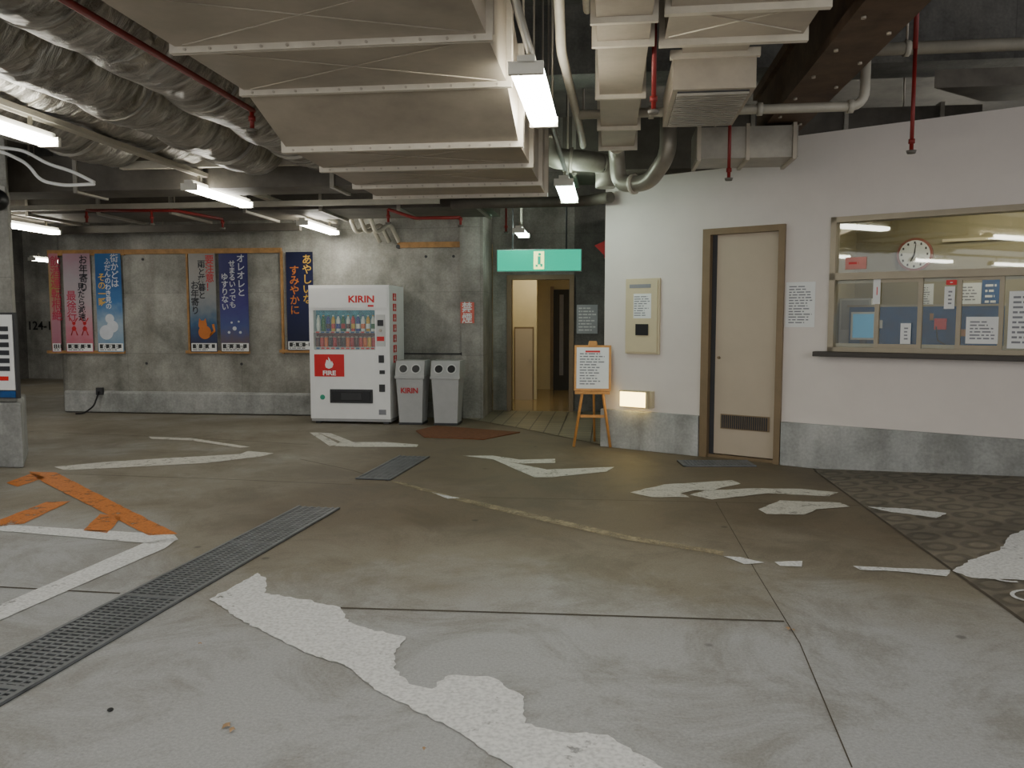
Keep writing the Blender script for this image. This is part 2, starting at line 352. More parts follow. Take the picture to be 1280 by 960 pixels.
# poster wall with rounded corner
m = MB('wall_back', B)
prof = [(-1.77, 11.27), (-1.77, 12.1), (-8.42, 12.1)]
for i in range(7):
    t = math.pi*(1-i/12); prof.append((-8.12+.3*math.cos(t), 11.57-.3*math.sin(t)))
vb = [m.v((p[0], p[1], 0)) for p in prof]; vt = [m.v((p[0], p[1], CZ)) for p in prof]
for i in range(len(prof)):
    f = m.bm.faces.new([vb[i], vb[(i+1) % len(prof)], vt[(i+1) % len(prof)], vt[i]]); f.material_index = m.mi(M_conc); f.smooth = False
m.bm.faces.new(vt)
for xx in (-6.9, -5.4, -2.6, -2.2):
    for zz in (.75, 2.3): m.cyl((xx, 11.275, zz), (xx, 11.262, zz), .02, M_dark)
bmesh.ops.recalc_face_normals(m.bm, faces=m.bm.faces); m.build()
m = MB('baseboard_back', B)
m.prism([(11.27, .02), (11.19, .02), (11.19, .30), (11.21, .33), (11.27, .33)], -8.2, -4.05, M_plinth)
m.box(-4.05, -2.1, 11.24, 11.27, .0, .22, M_plinth)
m.build()
m = MB('wall_pier', B); m.prism([(-2.06, 0), (-1.765, 0), (-1.765, CZ), (-2.12, CZ)], 11.18, 11.27, M_conc, axis='y'); m.build()
m = MB('wall_strip_trim', B)
for (u0, v0, u1, v1) in ((60, 313, 156, 319), (60, 438, 156, 442), (233, 438, 312, 442), (350, 437, 394, 441), (497, 303, 577, 309), (156, 312, 352, 316)):
    a, z1_ = hit(u0, v0, B, 11.25); b_, z0_ = hit(u1, v1, B, 11.25); m.box(a, b_, 11.225, 11.268, min(z0_, z1_), max(z0_, z1_), M_wood2)
for u in (62, 234, 352):
    a, z1_ = hit(u, 314, B, 11.25); _, z0_ = hit(u, 442, B, 11.25); m.box(a-.02, a+.01, 11.23, 11.268, z0_, z1_, M_wood2)
m.build()
m = MB('wall_bracket_rail', B)
for v in (308, 442):
    a, z_ = hit(497, v, B, 11.2); b_, _ = hit(578, v, B, 11.2)
    for xx in (a, b_): m.cyl((xx, 11.27, z_), (xx, 11.22, z_), .03, M_dark)
    if v > 400: m.cyl((a, 11.235, z_), (b_, 11.235, z_), .008, M_dark)
m.build()

# ------------------------------------------------------------------ entrance recess, corridor
m = MB('wall_entrance', B)
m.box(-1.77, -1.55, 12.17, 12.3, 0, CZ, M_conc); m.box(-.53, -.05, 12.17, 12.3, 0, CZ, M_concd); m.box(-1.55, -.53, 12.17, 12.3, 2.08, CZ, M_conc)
m.build()
m = MB('door_frame_entrance', B)
for a, b_ in ((-1.55, -1.48), (-.6, -.53)): m.box(a, b_, 12.12, 12.3, 0, 2.08, M_doorf)
m.box(-1.48, -.6, 12.12, 12.3, 2.01, 2.08, M_doorf); m.build()
m = MB('wall_corridor', B)
m.box(-2.4, -2.3, 12.3, 16, 0, 2.5, M_cwall); m.box(-.05, .05, 12.3, 16, 0, 2.5, M_cwall); m.box(-2.3, -.05, 16, 16.1, 0, 2.5, M_cwall)
m.box(-1.75, -1.25, 13.9, 14.0, 0, 2.5, M_cwall); m.box(-2.4, .05, 12.3, 16.1, 2.5, 2.56, M_cwall)
m.build()
m = MB('floor_corridor', B); m.box(-2.3, -.05, 12.17, 16, 0.0, .012, M_cfloor); m.build()
m = MB('door_corridor', B)
m.box(-1.62, -1.32, 13.83, 13.9, .012, 1.25, M_door); m.box(-1.64, -1.3, 13.86, 13.9, .012, 1.28, M_doorf); m.cyl((-1.36, 13.83, .7), (-1.36, 13.78, .7), .02, M_bolt); m.build()
m = MB('door_corridor', B)
m.box(-1.1, -.55, 15.93, 16, .012, 2.0, M_dark); m.box(-1.16, -1.1, 15.9, 16, .012, 2.06, M_doorf); m.box(-.55, -.49, 15.9, 16, .012, 2.06, M_doorf); m.box(-.98, -.9, 15.92, 15.93, .3, 1.9, M_inkl); m.build()
m = MB('corridor_ceiling_light', B); m.box(-1.5, -.9, 12.9, 13.5, 2.46, 2.5, mat('corridor_light', (1, 1, 1, 1), emit=10, ecol=(1, .9, .65, 1))); m.build()
m = MB('floor_entrance_tiles', B)
m.poly([(-1.765, 12.17, .006), (-.055, 12.17, .006), (-.055, 8.95, .006), (-1.06, 10.15, .006), (-2.0, 11.15, .006)][::-1], M_tile); m.build()
m = MB('door_mat', B)
P = [flo(*q) for q in ((520, 539), (545, 533), (650, 541), (604, 550), (530, 547))]
m.poly([(p.x, p.y, .012) for p in P][::-1], M_mat)
n_ = len(P)
for i in range(n_):
    a = P[i]; b_ = P[(i+1) % n_]; m.poly([(a.x, a.y, 0), (b_.x, b_.y, 0), (b_.x, b_.y, .012), (a.x, a.y, .012)], M_mat)
m.build()
# green exit sign
a, zt = hit(622, 313, B, 10.9); b_, zb = hit(726, 338, B, 10.9)
m = MB('exit_sign', B)
m.box(a-.01, b_+.01, 10.9, 11.02, zb-.01, zt+.01, M_grey); m.box(a, b_, 10.885, 10.9, zb, zt, M_teal)
cx = (a+b_)/2; w = zt-zb
m.box(cx-.07, cx+.07, 10.878, 10.885, zb+.02, zt-.02, M_signw)
m.cyl((cx+.01, 10.876, zt-.06), (cx+.01, 10.87, zt-.06), .02, M_teal); m.box(cx-.015, cx+.025, 10.87, 10.876, zb+.08, zt-.085, M_teal)
m.box(cx-.045, cx-.015, 10.87, 10.876, zb+.05, zb+.08, M_teal); m.box(cx+.02, cx+.05, 10.87, 10.876, zb+.05, zb+.09, M_teal)
for xx in (a+.2, b_-.2): m.cyl((xx, 10.96, zt), (xx, 10.96, CR), .012, M_dark)
m.build()
m = MB('notice_sheet', B)
a, zt = hit(721, 381, B, 12.16); b_, zb = hit(747, 417, B, 12.16)
b_ = min(b_, -.07); m.box(a, b_, 12.15, 12.168, zb, zt, mat('notice_grey', c(175, 177, 180))); m.lines(a+.03, b_-.02, zb+.03, zt-.03, 12.147, 8, M_paper, 3); m.build()
m = MB('fire_alarm_lamp', B); m.poly([(-.2, 10.5, 2.36), (-.06, 10.5, 2.42), (-.06, 10.5, 2.22)], M_redp); m.box(-.075, -.055, 10.45, 10.55, 2.2, 2.42, M_redd); m.build()

# ------------------------------------------------------------------ office block on the right
OW = frame(1.02, 8.85, math.atan2(-.584, .812))
WL = 6.6
m = MB('wall_office', OW)
T = .12
m.box(0, 1.14, 0, T, 0, 2.9, M_white); m.box(1.14, 1.96, 0, T, 2.31, 2.9, M_white)
m.box(1.96, 2.0, 0, T, 0, 2.9, M_white)
m.box(2.0, 2.37, 0, T, 0, 3.12, M_white); m.box(2.37, 4.7, 0, T, 0, 1.11, M_white); m.box(2.37, 4.7, 0, T, 2.34, 3.12, M_white); m.box(4.7, WL, 0, T, 0, 3.12, M_white)
m.build()
m = MB('wall_office_return', B); m.box(-.05, .07, 8.96, 12.17, 0, 2.9, M_conc); m.build()
m = MB('baseboard_office', OW)
m.box(-.015, 1.13, -.05, 0, 0, .42, M_plinth); m.box(1.97, WL, -.05, 0, 0, .42, M_plinth); m.build(.006)
m = MB('wall_office_inner', OW)
m.box(2.12, 2.2, T, 2.4, 0, 2.7, M_inwall); m.box(2.2, 5.4, 2.4, 2.5, 0, 2.7, M_inwall); m.box(5.4, 5.5, T, 2.5, 0, 2.7, M_inwall)
m.box(2.12, 5.5, T, 2.5, 2.7, 2.8, M_inwall); m.box(2.2, 5.4, T, 2.4, .1, .3, M_inwall); m.build()
m = MB('office_ceiling_light', OW); m.box(3.0, 5.0, .9, 1.2, 2.64, 2.7, mat('office_light', (1, 1, 1, 1), emit=8, ecol=(1, .95, .78, 1))); m.build()
# door
m = MB('door_office', OW)
m.box(1.14, 1.22, -.04, T, 0, 2.31, M_doorf); m.box(1.90, 1.96, -.04, T, 0, 2.31, M_doorf); m.box(1.22, 1.90, -.04, T, 2.25, 2.31, M_doorf)
m.box(1.22, 1.27, .03, .08, .03, 2.25, M_dark)
m.box(1.27, 1.90, .03, .08, .04, 2.25, M_door); m.box(1.22, 1.9, 0, .1, 0, .03, M_doorf)
m.box(1.34, 1.84, .022, .03, .30, .45, M_doorf)
for i in range(22): m.box(1.355+i*.0215, 1.366+i*.0215, .014, .022, .31, .44, M_dark)
m.cyl((1.31, .03, 1.02), (1.31, .01, 1.02), .014, M_doorf)
m.build()
# breaker panel
m = MB('electrical_panel_box', OW)
xa, zt = hit(784, 349, OW); xb, zb = hit(825, 443, OW)
m.box(xa, xb, -.03, 0, zb, zt, M_panel); m.box(xa+.02, xb-.02, -.04, -.03, zb+.02, zt-.02, M_panel)
m.box(xa+.1, xb-.09, -.043, -.04, zb+.38, zt-.16, M_paper); m.lines(xa+.11, xb-.1, zb+.40, zt-.18, -.045, 9, M_inkl, 5)
m.box(xa+.13, xb-.12, -.05, -.04, zb+.2, zb+.32, M_black); m.box(xa+.05, xa+.3, -.043, -.04, zt-.1, zt-.06, M_inkl)
m.build(.004)
def paper(name, u0, v0, u1, v1, M, yo, n=10, mt=None, ink=None, seed=1):
    xa, zt = hit(u0, v0, M, yo); xb, zb = hit(u1, v1, M, yo)
    q = MB(name, M); q.box(xa, xb, yo-.004, yo, zb, zt, mt or M_paper); q.lines(xa+.03, xb-.02, zb+.03, zt-.03, yo-.006, n, ink or M_inkl, seed); return q
paper('notice_sheet', 983, 353, 1018, 409, OW, 0, 14).build()
# wall lamp near plinth
xa, zt = hit(780, 487, OW); xb, zb = hit(818, 510, OW)
m = MB('wall_foot_lamp', OW); m.box(xa, xb, -.06, 0, zb, zt, M_panel); m.box(xa+.01, xb-.05, -.11, -.06, zb+.01, zt-.01, M_lamp)
m.box(xa, xb-.03, -.115, -.06, zt-.01, zt, M_panel); m.box(xb-.05, xb-.03, -.115, -.06, zb, zt, M_panel); m.build()
# window
m = MB('window_office', OW)
W0, W1, Z0, Z1 = 2.37, 4.7, 1.11, 2.34
for a, b_, zz0, zz1 in ((W0, W0+.05, Z0, Z1), (W1-.05, W1, Z0, Z1), (W0, W1, Z1-.05, Z1), (W0, W1, Z0, Z0+.04), (W0, W1, 1.765, 1.83)):
    m.box(a, b_, -.02, T, zz0, zz1, M_alu)
for xx in (2.78, 3.13, 3.43, 3.74, 4.2): m.box(xx-.018, xx+.018, .02, .07, Z0+.04, 1.765, M_alu)
for i, (a, b_) in enumerate(((2.42, 2.78), (2.78, 3.13), (3.13, 3.43), (3.43, 3.74), (3.74, 4.2), (4.2, 4.65))):
    y = .03 if i % 2 else .06; m.box(a, b_, y-.006, y+.006, Z0+.04, Z0+.075, M_alu); m.box(a, b_, y-.006, y+.006, 1.735, 1.765, M_alu)
m.box(W0+.05, W1-.05, .045, .05, Z0+.04, 1.765, M_glass2); m.box(W0+.05, W1-.05, .045, .05, 1.83, Z1-.05, M_glass)
m.build()
m = MB('window_sill', OW); m.box(W0-.1, W1+.1, -.14, -.02, Z0-.045, Z0, M_sill); m.build(.005)
for i, (u0, v0, u1, v1, n) in enumerate(((1126, 404, 1138, 430, 4), (1208, 396, 1247, 430, 6), (1181, 358, 1193, 386, 4), (1262, 364, 1290, 436, 10))):
    paper('window_notice', u0, v0, u1, v1, OW, .018 if u0 != 1262 else -.022, n, seed=i).build()
q = paper('window_notice', 1092, 348, 1100, 380, OW, .018, 1, ink=M_redp); q.build()
q = paper('window_notice', 1183, 350, 1196, 356, OW, .018, 1, mt=M_redp, ink=M_paper); q.build()
q = paper('window_notice', 1057, 322, 1083, 336, OW, .04, 1, mt=mat('notice_pink', c(225, 150, 140)), ink=M_redp); q.build()
# office interior behind the glass
m = MB('wall_office_partition', OW); m.box(2.2, 5.4, 1.75, 1.8, .3, 2.7, M_inwall); m.build()
xa, za = hit(1143, 318, OW, 1.7)
m = MB('wall_clock', OW); y = 1.75
m.cyl((xa, y, za), (xa, y-.04, za), .175, mat('clock_rim', c(150, 80, 60)), seg=32); m.cyl((xa, y-.04, za), (xa, y-.048, za), .15, M_paper, seg=32)
for i in range(12):
    t = i*math.pi/6; m.box(xa+.125*math.sin(t)-.008, xa+.125*math.sin(t)+.008, y-.054, y-.048, za+.125*math.cos(t)-.012, za+.125*math.cos(t)+.012, M_black)
for ang, ln, w in ((-2.7, .08, .01), (.1, .12, .007)):
    dx, dz = math.sin(ang), math.cos(ang); m.poly([(xa-dz*w, y-.055, za+dx*w), (xa+dz*w, y-.055, za-dx*w), (xa+dx*ln+dz*w*.5, y-.055, za+dz*ln-dx*w*.5), (xa+dx*ln-dz*w*.5, y-.055, za+dz*ln+dx*w*.5)], M_black)
m.build()
def inner(name, u0, v0, u1, v1, yo, d, mt, extra=None):
    xa, zt = hit(u0, v0, OW, yo); xb, zb = hit(u1, v1, OW, yo)
    q = MB(name, OW); q.box(xa, xb, yo, yo+d, zb, zt, mt)
    if extra: extra(q, xa, xb, zb, zt, yo)
    return q.build()
xa, zt = hit(1062, 384, OW, .8); xb, _ = hit(1256, 384, OW, .8)
m = MB('office_partition_screen', OW)
m.box(xa, xb, .8, .84, .3, zt, M_blue); m.box(xa-.02, xb+.02, .79, .85, zt, zt+.02, M_alu)
rnd = random.Random(4)
for i in range(8):
    xx = xa+.05+i*.22+rnd.uniform(0, .08); zz = rnd.uniform(zt-.32, zt-.12); ww = rnd.uniform(.03, .07); m.box(xx, xx+ww, .792, .8, zz, zz+rnd.uniform(.04, .08), rnd.choice([M_paper, M_redp, M_wood2, M_paper, M_grey]))
m.build()
def scr(q, xa, xb, zb, zt, y): q.box(xa+.02, xb-.02, y-.006, y, zb+.02, zt-.02, mat('screen', c(90, 160, 200), emit=.3)); q.box((xa+xb)/2-.03, (xa+xb)/2+.03, y+.01, y+.03, .3, zb, M_dark)
inner('office_monitor', 1064, 390, 1094, 425, .65, .03, M_lgrey, scr)
inner('wall_chart', 1197, 354, 1226, 380, 1.735, .012, M_paper, lambda q, a, b, z0, z1, y: q.lines(a+.03, b-.03, z0+.03, z1-.03, y-.003, 5, M_inkl, 3))
inner('wall_chart', 1150, 355, 1166, 384, 1.735, .012, M_paper, lambda q, a, b, z0, z1, y: q.lines(a+.03, b-.03, z0+.03, z1-.03, y-.003, 8, M_inkl, 4))
inner('wall_chart', 1228, 350, 1250, 384, 1.735, .012, M_blue, lambda q, a, b, z0, z1, y: q.lines(a+.03, b-.03, z0+.03, z1-.03, y-.003, 4, M_paper, 6))
def hand(q, xa, xb, zb, zt, y): q.tube([(xa+.02, y-.02, zb+.03), (xa+.04, y-.04, zb-.1), (xa+.1, y-.03, zb-.14)], .006, M_black, 6)
inner('desk_telephone', 1168, 398, 1182, 412, .7, .05, M_redp, hand)
m = MB('office_cabinet', OW); m.box(2.25, 2.55, .9, 1.3, .3, 1.62, M_lgrey); m.box(2.27, 2.53, .89, .9, 1.3, 1.6, M_grey); m.build()
m = MB('office_light_reflex', OW); xa, z_ = hit(1178, 301, OW, 1.73); m.box(xa, 5.3, 1.72, 1.75, z_-.015, z_+.015, M_panel); m.build()  # pale bar imitating the reflected line of a ceiling light
m = MB('desk_counter', OW); m.box(2.25, 4.7, .14, .6, 1.02, 1.07, M_wood2); m.box(2.3, 2.35, .16, .55, .3, 1.02, M_wood2); m.box(4.6, 4.65, .16, .55, .3, 1.02, M_wood2); m.build()

# ------------------------------------------------------------------ left pillar
m = MB('pillar', B)
m.prism([(-6.9, 6.95), (-5.58, 6.95), (-6.15, 7.7), (-6.9, 7.7)], .62, CZ, M_conc, axis='z')
m.prism([(-7.0, 6.89), (-5.50, 6.89), (-6.10, 7.72), (-7.0, 7.72)], 0, .62, M_plinth, axis='z'); m.build(.015)
m = MB('notice_board', B)
m.box(-6.6, -5.54, 6.91, 6.95, .66, 1.47, M_dark); m.box(-6.58, -5.56, 6.903, 6.91, .74, 1.45, M_paper); m.box(-6.58, -5.56, 6.90, 6.91, .67, .73, M_blue)
m.lines(-6.5, -5.85, .92, 1.4, 6.898, 7, M_ink, 2)
for i in range(6): m.box(-5.78, -5.6, 6.897, 6.90, .92+i*.075, .965+i*.075, M_ink)
m.box(-5.75, -5.62, 6.897, 6.9, .83, .87, M_redp); m.build()
m = MB('security_camera', B); m.sphere((-5.60, 6.84, 2.5), .1, M_black); m.box(-5.75, -5.6, 6.84, 6.95, 2.56, 2.64, M_grey); m.build()

# ------------------------------------------------------------------ vending machine
V = B @ Matrix.Translation((-4.01, 10.39, 0))
m = MB('vending_machine', V); Wd = 1.11; Hh = 1.864; D = .75
m.box(0, Wd, .14, D, .07, Hh, M_vwhite)
m.box(0, Wd, 0, .14, 1.53, Hh, M_vwhite); m.box(0, .06, 0, .14, .07, 1.53, M_vwhite); m.box(.91, Wd, 0, .14, .07, 1.53, M_vwhite)
m.box(.06, .91, 0, .14, .07, 1.0, M_vwhite)
m.box(.02, Wd-.02, -.012, 0, 1.56, Hh-.03, M_vwhite)
for xx in (.05, 1.0): m.box(xx, xx+.07, .05, .2, 0, .07, M_dark); m.box(xx, xx+.07, .55, .7, 0, .07, M_dark)
m.box(.0, Wd, .03, .7, .03, .07, M_grey)
Mcy = mat('display_cyan', c(40, 130, 150), .4, var=.7, scale=14, emit=.12, ecol=c(60, 150, 165)); m.box(.06, .91, .11, .14, 1.0, 1.53, Mcy)
m.box(.06, .91, .02, .11, 1.225, 1.25, M_grey); m.box(.06, .91, .02, .11, 1.0, 1.04, M_grey)
m.box(.06, .91, .1, .11, 1.04, 1.225, mat('display_brown', c(110, 50, 30), .5, var=.4, scale=16))
cols = [c(235, 235, 230), c(30, 110, 50), c(20, 50, 150), c(220, 170, 30), c(240, 240, 240), c(210, 50, 30), c(90, 40, 20), c(230, 110, 20), c(50, 30, 22), c(190, 20, 20)]
MC = [mat('drink_%d' % i, k, .3, var=.1, scale=30) for i, k in enumerate(cols)]
for i in range(12):
    x = .11+i*.069; k = MC[[0, 1, 2, 3, 4, 1, 0, 5, 2, 4, 3, 0][i]]
    m.cyl((x, .06, 1.25), (x, .06, 1.40), .027, k); m.cyl((x, .06, 1.40), (x, .06, 1.45), .027, k, r1=.011); m.cyl((x, .06, 1.45), (x, .06, 1.465), .013, MC[(i*3) % 5])
    m.cyl((x, .06, 1.285), (x, .06, 1.35), .029, MC[(i*7+4) % 10])
for i in range(14):
    x = .095+i*.06; k = MC[[6, 5, 7, 8, 9, 6, 8, 7, 9, 6, 5, 7, 3, 9][i]]
    m.cyl((x, .06, 1.04), (x, .06, 1.165), .027, k); m.cyl((x, .06, 1.165), (x, .06, 1.18), .027, M_bolt, r1=.02)
for i in range(12):
    m.box(.09+i*.069, .135+i*.069, .01, .02, 1.227, 1.245, M_redp if i % 3 == 0 else M_blue); m.box(.09+i*.069, .135+i*.069, .01, .02, 1.01, 1.03, M_redp if i % 4 else M_blue)
m.box(.06, .91, 0.002, .006, 1.0, 1.53, M_glass2)
m.text('KIRIN', .55, 1.635, .125, M_redp, y=-.015, bold=.004, wx=1.15)
m.box(.82, .9, -.016, -.012, 1.575, 1.6, M_redp)
m.box(.065, .48, -.008, 0, .64, .94, M_redp); m.text('FIRE', .18, .66, .085, M_vwhite, y=-.012, bold=.003, wx=1.2)
m.poly([(x*.9+.27, -.012, z*.9+.745) for x, z in ((-.06, .06), (-.05, .02), (0, 0), (.05, .02), (.07, .07), (.045, .12), (.04, .09), (.02, .14), (-.01, .18), (-.005, .12), (-.035, .14))], M_vwhite)
m.box(.28, .87, -.02, 0, .285, .47, M_dark); m.box(.31, .84, -.03, -.02, .31, .445, M_black); m.box(.44, .72, -.036, -.03, .33, .42, M_dark)
m.box(.93, 1.05, -.012, 0, 1.05, 1.47, M_lgrey); m.box(.95, 1.03, -.02, -.012, 1.32, 1.4, M_black); m.cyl((.99, -.012, 1.26), (.99, -.03, 1.26), .02, M_bolt); m.box(.94, 1.04, -.016, -.012, 1.12, 1.18, M_redp)
m.box(.96, 1.03, -.02, 0, .83, .93, M_black); m.box(.97, 1.04, -.02, 0, .68, .73, M_dark); m.box(.96, 1.04, -.012, 0, .44, .54, M_dark)
m.cyl((.17, 0, .36), (.17, -.006, .36), .035, mat('recycle_green', c(60, 160, 130))); m.box(.95, 1.05, -.004, 0, .13, .2, M_inkl)
for i in range(7): m.box(Wd, Wd+.004, .18, .34, .82+i*.14, .92+i*.14, M_redp)
for i in range(7):
    z = .82+i*.14; m.box(Wd+.004, Wd+.007, .22, .30, z+.03, z+.045, M_vwhite); m.box(Wd+.004, Wd+.007, .25, .27, z+.01, z+.09, M_vwhite)
m.build(.006)

# ------------------------------------------------------------------ trash bins
def bin_(x0, logo):
    q = MB('trash_bin', B @ Matrix.Translation((x0, 10.56, 0)))
    w0, w1, h = .155, .185, .62
    q.hexa([(-w0, -.15, .02), (w0, -.15, .02), (w0, .15, .02), (-w0, .15, .02), (-w1, -.19, h), (w1, -.19, h), (w1, .19, h), (-w1, .19, h)], M_grey)
    q.box(-w0-.01, w0+.01, -.16, .16, 0, .03, M_dark)
    q.box(-.2, .2, -.205, .205, h, h+.04, M_grey)
    q.prism([(-.2, h+.04), (.2, h+.04), (.19, h+.24), (-.13, h+.24)], -.195, .195, M_grey)
    for sx in (-.085, .085):
        a = Vector((sx, -.172, h+.13)); n = Vector((0, -1, .35)).normalized()
        q.cyl(a, a+n*.012, .067, M_lgrey, seg=22); q.cyl(a+n*.008, a+n*.016, .052, M_black, seg=22)
    if logo: q.text('KIRIN', -.125, .42, .10, M_redd, M=Matrix.Translation((-.125, -.186, .43)) @ Matrix.Rotation(math.radians(93.8), 4, 'X') @ Matrix.Diagonal((.95, 1, 1, 1)), bold=.003, y=0)
    q.build(.012)
bin_(-2.63, True); bin_(-2.15, False)
m = MB('wooden_plank', B); m.box(-2.87, -2.845, 10.7, 10.8, 0, .62, M_wood2); m.build()

# ------------------------------------------------------------------ posters
def poster(u0, u1, art, txt, v0=317, v1=440, strip=True, extra=None):
    y = 11.222
    xa, zt = hit(u0, v0, B, y); xb, zb = hit(u1, v1, B, y); w = xb-xa; h = zt-zb
    q = MB('wall_poster', B); q.box(xa, xb, y, y+.005, zb, zt, grad_mat('poster_art', art, zb, zt))
    if strip:
        q.box(xa+.01, xb-.01, y-.002, y, zb+.01, zb+.13, M_paper); q.lines(xa+.03, xb-.02, zb+.02, zb+.12, y-.004, 4, M_ink, int(u0))
        for k in range(4): q.box(xa+.03+k*w*.24, xa+.03+k*w*.24+w*.12, y-.005, y-.003, zb+.06, zb+.115, M_dark)
    for (body, fx, fz, size, mt) in txt:
        q.text('\n'.join(body), xa+w*fx, zb+h*fz-size*.8, size, mt, y=y-.004, ls=.95, bold=.002)
    if extra: extra(q, xa, zb, w, h, y-.004)
    q.build()
M_pk = mat('print_pink', c(185, 60, 86), .4); M_or = mat('print_orange', c(205, 120, 50), .4); M_bl = mat('print_black', c(24, 26, 36), .4)
M_ye = mat('print_yellow', c(215, 172, 70), .4); M_pw = mat('print_white', c(205, 208, 214), .5)
def blobs(mt, pts):
    def f(q, xa, zb, w, h, y):
        for i, (fx, fz, r) in enumerate(pts): q.cyl((xa+w*fx, y+.002, zb+h*fz), (xa+w*fx, y-.001-.0006*i, zb+h*fz), r, mt, seg=18)
    return f
poster(60, 77, [c(170, 105, 122), c(180, 130, 142), c(160, 142, 76), c(182, 122, 136)], [('飲酒運転根絶', .15, .97, .17, M_pk)])
def deer(q, xa, zb, w, h, y):
    for fx in (.32, .72):
        X = xa+w*fx; Z = zb+h*.17
        q.tube([(X-.05, y, Z), (X, y, Z+.14), (X+.05, y, Z)], .008, M_redd, 5); q.cyl((X, y+.002, Z+.1), (X, y-.004, Z+.1), .035, M_redd); q.cyl((X, y+.002, Z+.18), (X, y-.004, Z+.18), .026, M_redd)
        q.tube([(X-.06, y, Z+.26), (X, y, Z+.17), (X+.06, y, Z+.26)], .007, M_redd, 5)
poster(78, 117, [c(190, 84, 104), c(192, 136, 148), c(176, 162, 166), c(170, 160, 165), c(174, 136, 148)], [('お年寄り', .58, .98, .145, M_bl), ('見たら減速', .5, .70, .12, M_bl), ('最徐行', .08, .62, .16, M_pk)], extra=deer)
poster(118, 155, [c(104, 140, 175), c(155, 172, 186), c(64, 114, 165), c(34, 82, 140), c(50, 106, 160)], [('街かどは', .6, .99, .13, M_pw), ('ふだんのわき見の', .36, .95, .10, M_pw), ('その一瞬', .08, .8, .13, M_ye)], extra=blobs(M_pw, [(.35, .2, .11), (.6, .26, .09), (.5, .34, .07)]))
def cat(q, xa, zb, w, h, y):
    X = xa+w*.55; Z = zb+h*.2
    q.cyl((X, y+.002, Z), (X, y-.003, Z), .1, M_or, seg=20); q.cyl((X-.03, y+.002, Z+.11), (X-.03, y-.006, Z+.11), .065, M_or, seg=20)
    q.poly([(X-.09, y-.004, Z+.14), (X-.04, y-.004, Z+.16), (X-.08, y-.004, Z+.21)], M_or); q.poly([(X-.02, y-.004, Z+.16), (X+.03, y-.004, Z+.14), (X+.02, y-.004, Z+.21)], M_or)
    q.tube([(X+.08, y, Z-.04), (X+.15, y, Z+.02), (X+.13, y, Z+.12)], .018, M_or, 6)
poster(235, 272, [c(60, 40, 50), c(50, 60, 95), c(60, 95, 130), c(120, 130, 140), c(150, 150, 150), c(150, 148, 146), c(150, 145, 140), c(140, 135, 130)], [('要注意！', .62, .98, .14, M_redd), ('雨と薄暮と', .34, .93, .12, M_bl), ('お年寄り', .06, .72, .13, M_bl)], extra=cat)
poster(273, 312, [c(120, 96, 64), c(76, 88, 140), c(66, 60, 126), c(42, 42, 96), c(46, 46, 104)], [('オレオレと', .62, .99, .13, M_pw), ('せまるいつでも', .34, .93, .105, M_pw), ('ゆすりない', .06, .8, .115, M_pw)], extra=blobs(M_pw, [(.3, .2, .02), (.5, .24, .03), (.7, .2, .02), (.4, .3, .015), (.65, .31, .014)]))
poster(357, 393, [c(26, 30, 58), c(30, 36, 76), c(22, 26, 58)], [('あやしいな', .6, .97, .15, M_ye), ('すみやかに', .12, .86, .15, M_or)], v0=315, v1=438)
# red no-smoking sheet
y = 11.26; xa, zt = hit(577, 378, B, y); xb, zb = hit(594, 404, B, y)
m = MB('no_smoking_notice', B); m.box(xa, xb, 11.17, 11.18, zb, zt, mat('notice_salmon', c(222, 110, 95))); m.text('禁\n煙', xa+.02, (zt+zb)/2+.02, .15, M_paper, y=11.166, bold=.003); m.build()
# outlet and cable
xa, za = hit(121, 490, B, 11.1)
m = MB('wall_outlet_cable', B); m.box(xa-.05, xa+.05, 11.15, 11.2, za-.05, za+.06, M_dark)
m.tube([(xa, 11.15, za), (xa-.02, 11.05, .12), (xa-.15, 11.0, .012), (xa-.25, 10.95, .012)], .012, M_black, bend=.06); m.build()

# ------------------------------------------------------------------ easel
E = frame(.88, 8.72, -.12)
m = MB('display_easel', E)
m.tube([(-.2, -.02, 0.01), (-.03, .06, 1.16)], .016, M_wood, 6); m.tube([(.2, -.02, 0.01), (.03, .06, 1.16)], .016, M_wood, 6); m.tube([(.02, .42, .01), (0, .08, 1.14)], .014, M_wood, 6)
m.box(-.04, .04, .03, .07, 1.12, 1.17, M_wood)
m.box(-.19, .19, -.05, -.0, .595, .625, M_wood); m.box(-.13, .13, .015, .035, .33, .36, M_wood)
m.sub = Matrix.Translation((0, -.03, .63)) @ Matrix.Rotation(-.14, 4, 'X')
m.box(-.2, .2, 0, .012, 0, .5, M_wood); m.box(-.175, .175, -.003, 0, .025, .475, M_paper); m.lines(-.14, .14, .06, .42, -.006, 12, M_inkl, 9); m.box(-.08, .08, -.006, -.004, .42, .44, M_redp)
m.build()

# ------------------------------------------------------------------ drain grates
def grate(name, a, b_, w, n=None):
    a = Vector(a); b_ = Vector(b_); d = b_-a; L_ = d.length; ang = math.atan2(d.y, d.x)
    G = B @ Matrix.Translation((a.x, a.y, 0)) @ Matrix.Rotation(ang, 4, 'Z')
    q = MB(name, G); q.box(0, L_, -w/2, w/2, 0, .003, M_pit)
    q.box(0, L_, -w/2, -w/2+.02, .003, .014, M_grate); q.box(0, L_, w/2-.02, w/2, .003, .014, M_grate)
    k = int(L_/.034)
    for i in range(k):
        x = i*L_/k; q.box(x, x+.018, -w/2+.02, w/2-.02, .004, .011, M_grate)
    for j in range(1, 6): yy = -w/2+w*j/6; q.box(0, L_, yy-.006, yy+.006, .005, .012, M_grate)
    for i in range(int(L_)+1): q.box(min(i, L_-.03), min(i, L_-.03)+.03, -w/2, w/2, .005, .013, M_grate)
    q.build()
